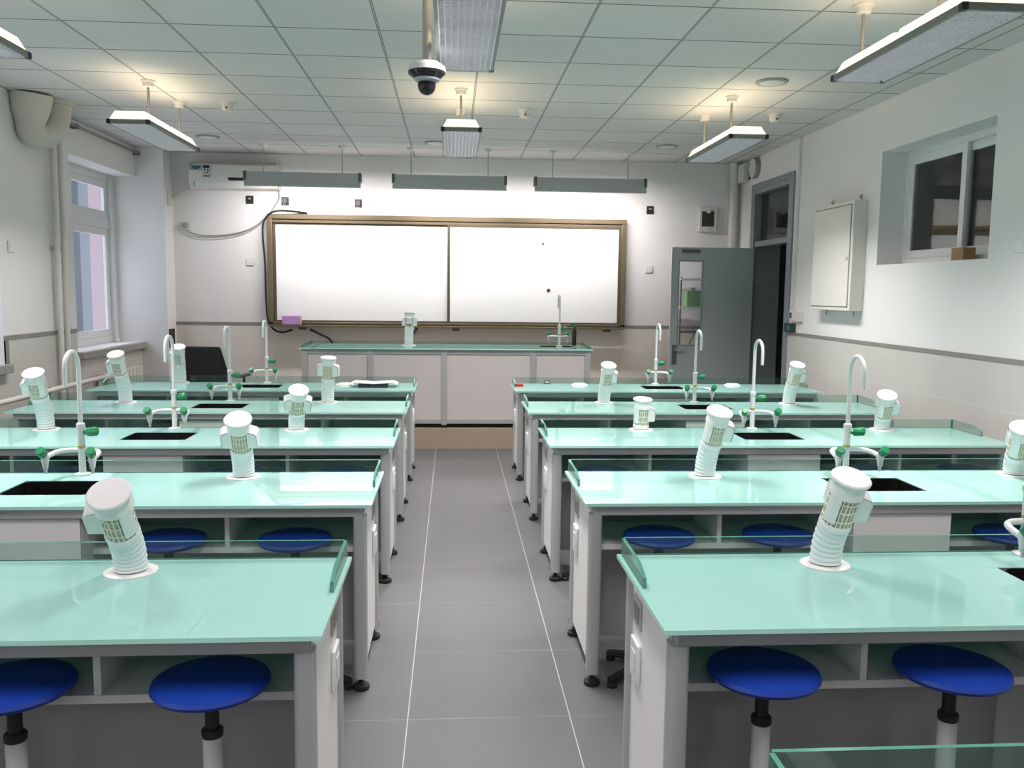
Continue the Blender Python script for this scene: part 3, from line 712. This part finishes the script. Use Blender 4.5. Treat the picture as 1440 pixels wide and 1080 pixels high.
o = copy_tree(bench[(1, 0)]); o.location = (RX, Y0 - DY, 0); o['label'] = 'mint glass lab bench showing only its glass rim at bottom right'

# ------------------------------------------------------------------ lab taps
def tap_parts(t, f=-1):
    """f = -1: spout and arms point to -y (towards the camera side), +1: to +y"""
    B().lathe([(.034, 0), (.034, .006), (.016, .012)], None, 20).build('base_flange', M_tap, t)
    B().tube([(0, 0, .008), (0, 0, .205)], .0145, 14).build('column', M_tap, t)
    b = B(); b.lathe([(.0155, .118), (.0155, .13)], None, 14); b.build('brass_collar', M_greenbody, t)
    b = B(); b.lathe([(.018, .205), (.018, .225), (.011, .23)], None, 14); b.build('collar', M_tap, t)
    R = .066; pts = [(0, 0, .22), (0, 0, .34), (0, 0, .475)]
    pts += [(0, f * (R - R * math.cos(a)), .475 + R * math.sin(a)) for a in [PI * i / 12 for i in range(1, 13)]] + [(0, f * 2 * R, .43), (0, f * 2 * R, .40)]
    B().tube(pts, [.0095] * (len(pts) - 1) + [.008], 12).build('gooseneck', M_tap, t)
    arm = [(-.096, f * .125, .094), (-.098, f * .085, .102), (-.085, f * .035, .108), (-.05, f * .006, .109), (0, 0, .109), (.05, f * .006, .109), (.085, f * .035, .108), (.098, f * .085, .102), (.096, f * .125, .094)]
    B().tube(smooth_path(arm, 5), .0105, 12).build('outlet_arm', M_tap, t)
    for sx in (-1, 1):
        px, py = sx * .096, f * .13
        nz = B().lathe([(.015, .112), (.016, .09), (.012, .07), (.0105, .055), (.0065, .05), (.006, .032)], Matrix.Translation((px, py, 0)), 14).build('nozzle', M_tap, t)
        ax = Vector((sx * .12, f * .75, .65)).normalized(); p0 = Vector((px, py, .106)); 
        kb = B(); kb.tube([p0, p0 + ax * .012], .011, 12); kb.tube([p0 + ax * .010, p0 + ax * .016, p0 + ax * .044, p0 + ax * .048], [.015, .0195, .0205, .017], 8); kb.build('green_knob', M_green, t)
    kb = B(); kb.tube([(.012, 0, .187), (.03, f * .004, .189)], .009, 12); kb.tube([(.026, f * .003, .189), (.032, f * .004, .189), (.07, f * .012, .194), (.073, f * .012, .194)], [.015, .019, .0205, .017], 8); kb.build('green_knob', M_green, t)
tap0 = None
for s, x0, nm in ((1, RX, 'right'), (-1, LX, 'left')):
    for k in range(5):
        if tap0 is None:
            tap0 = thing('lab_tap', '', 'tap', (0, 0, 0), 'triple outlet lab taps'); tap_parts(tap0); o = tap0
        else: o = copy_tree(tap0)
        if s < 0 and k == 0: o.location = (LX - 1.30, Y0 + .575, ZT); 
        else: o.location = (x0 + s * 1.30, Y0 + DY * k + .572, ZT)
        o['label'] = 'white goose-neck tap with green knobs, %s row, %s of aisle' % (rows[k], nm)
        bench[('tap', s, k)] = o

# ------------------------------------------------------------------ extraction hoods
def rot_to(d):
    d = Vector(d).normalized(); return Vector((0, 0, 1)).rotation_difference(d).to_matrix().to_4x4()
HM = {}
def hood_meshes():
    if HM: return HM
    HM['flange'] = B().lathe([(.074, 0), (.074, .004), (.066, .008), (.052, .006)], None, 32).mesh('flange', M_cap)
    HM['filter'] = B().lathe([(.040, .0), (.040, .114)], None, 24).mesh('filter_core', M_grille)
    gb = B()
    for k in range(22):
        a = 2 * PI * k / 22; gb.tube([(.044 * math.cos(a), .044 * math.sin(a), .0), (.044 * math.cos(a), .044 * math.sin(a), .114)], .0019, 5)
    for zz in (.03, .062, .09): gb.tube([(.0445 * math.cos(2 * PI * k / 24), .0445 * math.sin(2 * PI * k / 24), zz) for k in range(25)], .0019, 5, False)
    HM['grille'] = gb.mesh('grille', mat('grille_ivory', (.74, .73, .62), .45))
    HM['collar'] = B().lathe([(.046, -.012), (.0475, -.006), (.0475, .004), (.045, .010)], None, 28).mesh('collar', M_white)
    HM['neck'] = B().lathe([(.046, .104), (.0505, .109), (.0505, .120), (.0485, .124), (.0485, .149), (.051, .153)], None, 28).mesh('neck', M_white)
    HM['cap'] = B().lathe([(.050, .152), (.057, .156), (.0575, .162), (.054, .166), (.03, .1675)], None, 36).mesh('cap', M_cap)
    wg = B(); i0, o0, hw, t = .036, .077, .027, .003
    prof = [(i0, .030), (o0, .036), (o0, .100), (o0 - .010, .110), (i0, .117)]
    for sy in (-1, 1): wg.prism([(r_, sy * hw - (t if sy > 0 else 0), z_) for r_, z_ in prof], (0, t, 0))
    wg.box(o0 - t, o0, -hw, hw, .036, .100)
    wg.hexa([(o0 - .0135, -hw, .1065), (o0 - .003, -hw, .0985), (o0 - .0135, hw, .1065), (o0 - .003, hw, .0985), (o0 - .010, -hw, .110), (o0, -hw, .100), (o0 - .010, hw, .110), (o0, hw, .100)])
    wg.hexa([(i0, -hw, .113), (o0 - .010, -hw, .1065), (i0, hw, .113), (o0 - .010, hw, .1065), (i0, -hw, .117), (o0 - .010, -hw, .110), (i0, hw, .117), (o0 - .010, hw, .110)])
    HM['wing'] = wg.mesh('inlet_cowl', M_white)
    sg = B(); n = 10; a0, a1 = math.radians(-24), math.radians(24); rin, rout = .046, .0495
    vv = [(r_ * math.cos(a0 + (a1 - a0) * k / n), r_ * math.sin(a0 + (a1 - a0) * k / n), z_) for z_ in (.022, .118) for r_ in (rin, rout) for k in range(n + 1)]
    q = n + 1; ff = []
    for k in range(n): ff += [(k, k + 1, q + k + 1, q + k), (2 * q + k, 3 * q + k, 3 * q + k + 1, 2 * q + k + 1), (q + k, q + k + 1, 3 * q + k + 1, 3 * q + k), (k, 2 * q + k, 2 * q + k + 1, k + 1)]
    ff += [(0, q, 3 * q, 2 * q), (n, 2 * q + n, 3 * q + n, q + n)]
    HM['shield'] = sg._add(vv, ff).mesh('shield', M_white)
    return HM
def hood(base, cap, label, az0, z0=ZT, wings=(0, 92), shields=(222,)):
    m = hood_meshes()
    t = thing('extraction_hood', label, 'extraction hood', (base[0], base[1], z0), 'bench extraction hoods')
    c = Vector((cap[0] - base[0], cap[1] - base[1], cap[2] - z0)); L = c.length
    p1 = Vector((0, 0, L * .16)); d = (c - p1).normalized(); HL = .168
    j = c - d * HL                         # where the rigid head starts
    link('flange', m['flange'], t)
    n = max(10, int((j.length) / .0024)); path = []; rad = []
    for i in range(n + 1):
        q = i / n; a = Vector((0, 0, 1)) * 0
        p = (1 - q) ** 2 * Vector((0, 0, .010)) + 2 * q * (1 - q) * Vector((0, 0, max(.01, j.z * .5))) + q * q * j
        path.append(p); ph = q * j.length / .021
        rad.append(.0435 + .003 * (.5 + .5 * math.cos(2 * PI * ph)) ** .7)
    B().tube(path, rad, 26).build('bellows', M_bellow, t)
    M = Matrix.Translation(j) @ rot_to(d)
    for k in ('collar', 'filter', 'grille', 'neck', 'cap'):
        o = link(HM[k].name.split('.')[0], HM[k], t); o.matrix_local = M
    for nm_, lst, key in (('inlet_cowl', wings, 'wing'), ('shield', shields, 'shield')):
        for q in lst:
            o = link(nm_, HM[key], t); o.matrix_local = M @ Matrix.Rotation(math.radians(az0 + q), 4, 'Z')
    return t
HD = [('R1', 1.133, 2.50, 1.155, 2.40, 1.050), ('R2', 1.131, 3.764, 1.156, 3.654, 1.069), ('R2b', 2.580, 3.772, 2.545, 3.672, .996),
      ('R3', 1.125, 5.07, 1.128, 5.05, .950), ('R3b', 2.615, 5.08, 2.587, 4.98, .987), ('R4', 1.121, 6.33, 1.132, 6.22, 1.051), ('R4b', 2.515, 6.306, 2.527, 6.196, 1.064),
      ('L1', -.920, 2.50, -.913, 2.34, 1.026), ('L2', -.901, 3.781, -.890, 3.651, 1.033), ('L3', -.900, 5.062, -.863, 4.942, 1.009), ('L3b', -2.314, 5.084, -2.308, 4.944, 1.099),
      ('L4', -.898, 6.323, -.884, 6.283, 1.089), ('L4b', -2.311, 6.296, -2.319, 6.156, 1.114), ('L5', -2.333, 7.63, -2.312, 7.52, 1.079)]
for n, bx, by, cx, cy, cz in HD:
    side = 'right' if n[0] == 'R' else 'left'; k = int(n[1]) - 1
    place = 'the far end' if n.endswith('b') or n == 'L5' else 'the aisle end'
    hood((bx, by), (cx, cy, cz), 'white extraction hood toward %s of bench, %s row %s of aisle' % (place, rows[k], side), {'R': -8, 'L': 188}[n[0]] + {'L2': 4, 'L3': 10}.get(n, 0), ZT, *{'R': ((0, 92), (222,)), 'L': ((0, 268), (138,))}[n[0]] if n not in ('L2', 'L3', 'L4') else ((0, 165, 268), ()))
# folded-down hoods: only flange and lid show
for bx, by, l in ((1.12, 7.56, 'closed white hood lid flat on fifth row right bench, near aisle'), (2.50, 7.58, 'closed white hood lid flat on fifth row right bench, far side'), (-.92, 7.52, 'closed white hood lid flat on fifth row left bench')):
    t = thing('hood_lid', l, 'hood lid', (bx, by, ZT), 'closed extraction hood lids')
    link('flange', HM['flange'], t); B().lathe([(.056, .004), (.0575, .012), (.054, .016), (.03, .0175)], None, 32).build('cap', M_cap, t)

# ------------------------------------------------------------------ stools
def make_stool():
    t = thing('stool', '', 'stool', (0, 0, 0), 'round blue stools')
    B().lathe([(.05, .566), (.119, .568), (.139, .576), (.146, .586), (.142, .596), (.122, .603), (.06, .606), (.01, .6065)], None, 40).build('seat', M_blue, t)
    B().lathe([(.05, .554), (.05, .567)], None, 20).build('seat_plate', M_black, t)
    b = B(); b.lathe([(.0175, .44), (.0175, .556)], None, 16); b.build('gas_lift', M_black, t)
    b = B(); b.lathe([(.025, .446), (.027, .452), (.027, .464), (.021, .47)], None, 18); b.build('lift_collar', M_black, t)
    B().lathe([(.0245, .06), (.0245, .448)], None, 20).build('post', M_post, t)
    B().lathe([(.035, .045), (.035, .075), (.026, .085)], None, 18).build('hub', M_black, t)
    for k in range(5):
        a = 2 * PI * k / 5; c, s_ = math.cos(a), math.sin(a); n = (-s_, c)
        b = B(); w0, w1 = .022, .014
        def P(r_, sg, z_, w): return (r_ * c + sg * w * n[0], r_ * s_ + sg * w * n[1], z_)
        b.hexa([P(.02, -1, .045, w0), P(.235, -1, .02, w1), P(.02, 1, .045, w0), P(.235, 1, .02, w1), P(.02, -1, .08, w0), P(.235, -1, .04, w1), P(.02, 1, .08, w0), P(.235, 1, .04, w1)])
        b.lathe([(.018, 0), (.02, .004), (.02, .016), (.012, .022)], Matrix.Translation((.222 * c, .222 * s_, 0)), 12)
        b.build('leg', M_black, t)
    return t
stool0 = make_stool(); first = True
ST = [('R', 0, .273, .06, 'nearest the aisle'), ('R', 0, .765, .055, 'second from the aisle'),
      ('R', 1, .297, .055, 'nearest the aisle'), ('R', 1, .778, .06, 'second from the aisle'), ('R', 1, 1.735, .045, 'right of the sink'),
      ('R', 2, .288, .05, 'nearest the aisle'), ('R', 2, .76, .055, 'second from the aisle'), ('R', 2, 2.29, .055, 'farthest from the aisle'), ('R', 2, 1.74, .05, 'just right of the sink'),
      ('L', 0, .276, .06, 'nearest the aisle'), ('L', 0, .74, .06, 'second from the aisle'),
      ('L', 1, .292, .055, 'nearest the aisle'), ('L', 1, .767, .06, 'second from the aisle'),
      ('L', 2, .261, .05, 'nearest the aisle'), ('L', 2, .80, .055, 'second from the aisle'), ('L', 2, 1.74, .05, 'left of the sink')]
for i, (sd, k, u, v_, l) in enumerate(ST):
    o = stool0 if i == 0 else copy_tree(stool0)
    u = u * 1.033 + (.017 if sd == 'R' else .010)
    x = RX + u if sd == 'R' else LX - u
    o.location = (x, Y0 + DY * k + v_ + .07, 0); o.rotation_euler = (0, 0, math.radians({'R': 193, 'L': -20}[sd] + (i * 7) % 15))
    o['label'] = 'round blue stool, %s row %s of aisle, %s' % (rows[k], 'right' if sd == 'R' else 'left', l)

# ------------------------------------------------------------------ teacher bench on the platform
ZP = .2; TB = 1.0
tb = thing('teacher_bench', 'long glass-topped teacher bench on the step before whiteboard', 'bench', (-.045, 8.62, ZP))
hw = 1.455; z1 = TB - ZP
b = B(); slab_hole(b, 1, -hw, hw, 0, .72, .96, 1.30, .34, .60, z1 - .012, z1); b.build('tabletop', [M_top, M_topedge], tb)
b = B(); guard_pane(b, 1, ([(-hw + .02, .706, z1), (hw - .02, .706, z1), (hw - .02, .706, z1 + .03), (-hw + .02, .706, z1 + .03)], (0, .01, 0))); b.build('back_guard', [M_guard, M_guard_edge], tb)
for u in (-hw + .012, hw - .022):
    b = B(); guard_pane(b, 1, ([(u, .05, z1), (u, .70, z1), (u, .70, z1 + .03), (u, .05, z1 + .02)], (.01, 0, 0))); b.build('side_guard', [M_guard, M_guard_edge], tb)
b = B(); b.box(-hw + .03, hw - .03, .03, .06, z1 - .06, z1 - .012); b.box(-hw + .03, hw - .03, .03, .06, .045, .085); b.box(-hw + .03, hw - .03, .64, .68, z1 - .06, z1 - .012); b.build('rail', M_alu, tb)
for u in (-hw + .05, -.765, -.035, .857, hw - .05):
    lg = B().box(u - .028, u + .028, .025, .065, .03, z1 - .012).build('post', M_alu2, tb, .004)
    B().lathe([(.022, 0), (.022, .012), (.012, .03)], Matrix.Translation((u, .05, 0)), 12).build('levelling_foot', M_black, lg)
us = [-hw + .05, -.765, -.035, .857, hw - .05]
for a, c in zip(us, us[1:]): B().box(a + .028, c - .028, .04, .055, .085, z1 - .06).build('front_panel', M_tpanel, tb)
for u in (-hw + .03, hw - .045): B().box(u, u + .015, .07, .64, .05, z1 - .06).build('side_panel', M_tpanel, tb)
b = B(); b.box(-hw + .05, hw - .05, .62, .64, .03, z1 - .06); b.build('rear_panel', M_tpanel, tb)
sk = B(); sk.box(.962, 1.298, .342, .598, z1 - .16, z1 - .155)
for q in ((.962, .967, .342, .598), (1.293, 1.298, .342, .598), (.967, 1.293, .342, .347), (.967, 1.293, .593, .598)): sk.box(*q, z1 - .155, z1 - .003)
sk.build('sink_basin', M_sink, tb)
# tap, hood, bottle of the teacher bench
o = thing('lab_tap', 'white goose-neck tap with green knobs on the teacher bench', 'tap', (1.115, 9.03, TB), 'triple outlet lab taps'); tap_parts(o, 1)
hood((-.450, 9.06), (-.445, 9.13, 1.335), 'white extraction hood on the teacher bench before whiteboard', 30, TB, (0, 120, 240), ())
bt = thing('black_bottle', 'slim black bottle with green top on the teacher bench', 'bottle', (1.30, 9.24, TB))
B().lathe([(.022, 0), (.024, .01), (.024, .16), (.012, .185), (.012, .2)], None, 16).build('body', M_black, bt)
b = B(); b.lathe([(.016, .198), (.016, .215), (.009, .22)], None, 12); b.box(-.045, .03, -.009, .009, .215, .236); b.build('trigger_top', M_green, bt)

# ------------------------------------------------------------------ loose things
ty = thing('plastic_tray', 'white curled sheet over black tray on fifth left bench', 'tray', (-.66, 7.38, ZT))
b = B(); b.hexa([(-.12, -.09, 0), (.12, -.09, 0), (-.10, .07, 0), (.10, .07, 0), (-.13, -.1, .03), (.13, -.1, .03), (-.11, .08, .03), (.11, .08, .03)]); b.build('tray_body', M_black, ty)
b = B(); N = 10
top = [(-.20 + .40 * i / N, -.10, .032 + .012 * abs(i / N - .5) * 2 - (.018 if i in (0, N) else 0)) for i in range(N + 1)]
v = [(x, y + dy, z + dz) for dz in (0, .004) for dy in (0, .2) for x, y, z in top]; n = N + 1; f = []
for i in range(N):
    f += [(i, n + i, n + i + 1, i + 1), (2 * n + i, 2 * n + i + 1, 3 * n + i + 1, 3 * n + i), (i, i + 1, 2 * n + i + 1, 2 * n + i), (n + i, 3 * n + i, 3 * n + i + 1, n + i + 1)]
f += [(0, 2 * n, 3 * n, n), (N, n + N, 3 * n + N, 2 * n + N)]
b._add(v, f); b.build('curled_sheet', M_cap, ty)
rd = thing('red_eraser', 'small red block on the fifth right bench corner', 'block', (.575, 7.44, ZT))
B().box(-.035, .035, -.02, .02, 0, .028).build('block_body', mat('red_plastic', (.62, .05, .05), .5), rd, .005)
B().box(-.036, .036, -.021, .021, .008, .013).build('band', mat('red_dark', (.40, .03, .03), .5), rd)
sb = thing('switch_module', 'small dark grey module on the back of fifth right bench', 'module', (.84, 7.655, ZT))
B().box(-.026, .026, -.018, .018, 0, .032).build('case', mat('module_grey', (.06, .085, .08), .5), sb, .003); B().box(-.018, .018, -.02, -.018, .008, .024).build('face', M_grey, sb)

# black office chair behind the fifth left bench
ch = thing('office_chair', 'black mesh office chair behind the fifth left bench', 'chair', (-2.37, 8.62, 0), rz=math.radians(-12))
b = B(); b.hexa([(-.23, .0, .58), (.23, .0, .58), (-.23, .04, .58), (.23, .04, .58), (-.19, -.10, .99), (.15, -.10, .99), (-.19, -.07, .99), (.15, -.07, .99)]); b.build('backrest', mat('chair_mesh', (.022, .023, .024), .8), ch, .012)
b = B(); b.tube([(-.235, .02, .57), (-.2, -.085, .995)], .014, 8); b.tube([(.235, .02, .57), (.16, -.085, .995)], .014, 8); b.tube([(-.2, -.085, .995), (.16, -.085, .995)], .014, 8); b.tube([(-.235, .02, .57), (.235, .02, .57)], .014, 8); b.build('back_frame', M_black, ch)
B().box(-.24, .24, .04, .5, .44, .50).build('seat', M_black, ch, .02)
for s in (-1, 1):
    b = B(); b.box(s * .25, s * .31, .03, .36, .70, .725); b.tube([(s * .27, .2, .70), (s * .27, .2, .46), (s * .2, .2, .45)], .014, 8); b.build('armrest', M_black, ch, .005)
b = B(); b.cyl((0, .26, .1), (0, .26, .44), .028); b.tube([(0, .26, .45), (0, .05, .45), (0, .0, .6)], .02, 8); b.build('column', M_black, ch)
for k in range(5):
    a = 2 * PI * k / 5 + .3; b = B(); b.tube([(0, .26, .11), (.28 * math.cos(a), .26 + .28 * math.sin(a), .07)], [.024, .014], 8); b.lathe([(.025, -.022), (.03, -.01), (.03, .01), (.025, .022)], Matrix.Translation((.28 * math.cos(a), .26 + .28 * math.sin(a), .03)) @ Matrix.Rotation(PI / 2, 4, 'X'), 14); b.cyl((.28 * math.cos(a), .26 + .28 * math.sin(a), .03), (.28 * math.cos(a), .26 + .28 * math.sin(a), .075), .008, n=8)
    b.build('castor_leg', M_black, ch)

# ------------------------------------------------------------------ light from outside
w = bpy.data.worlds.new('World'); S.world = w; w.use_nodes = True
bg = w.node_tree.nodes['Background']; bg.inputs[0].default_value = (.83, .88, 1., 1); bg.inputs[1].default_value = 3.4

# ------------------------------------------------------------------ camera and colour
pi_, ya, ro = .106151007, .0690559428, .0112827952
cp, sp, cy, sy, cr, sr = math.cos(pi_), math.sin(pi_), math.cos(ya), math.sin(ya), math.cos(ro), math.sin(ro)
fw = Vector((sy * cp, cy * cp, -sp)); rt = Vector((cy, -sy, 0)); up = rt.cross(fw)
r2 = cr * rt + sr * up; u2 = -sr * rt + cr * up
cam = bpy.data.cameras.new('camera'); co = bpy.data.objects.new('camera', cam); COL.objects.link(co)
co.matrix_world = Matrix(((r2.x, u2.x, -fw.x, 0), (r2.y, u2.y, -fw.y, 0), (r2.z, u2.z, -fw.z, H), (0, 0, 0, 1)))
cam.sensor_fit = 'HORIZONTAL'; cam.sensor_width = 36; cam.lens = 1222.81 * 36 / 1440; cam.clip_start = .02; cam.clip_end = 200
S.camera = co
vs = S.view_settings; S.display_settings.display_device = 'sRGB'
vs.view_transform = 'Standard'; vs.look = 'None'; vs.exposure = 0.0; vs.gamma = 1; vs.use_curve_mapping = False
S.cycles.use_denoising = True; S.cycles.max_bounces = 10; S.cycles.diffuse_bounces = 5; S.cycles.glossy_bounces = 5; S.cycles.transparent_max_bounces = 24
S.cycles.sample_clamp_indirect = 6; S.cycles.caustics_reflective = False; S.cycles.caustics_refractive = False
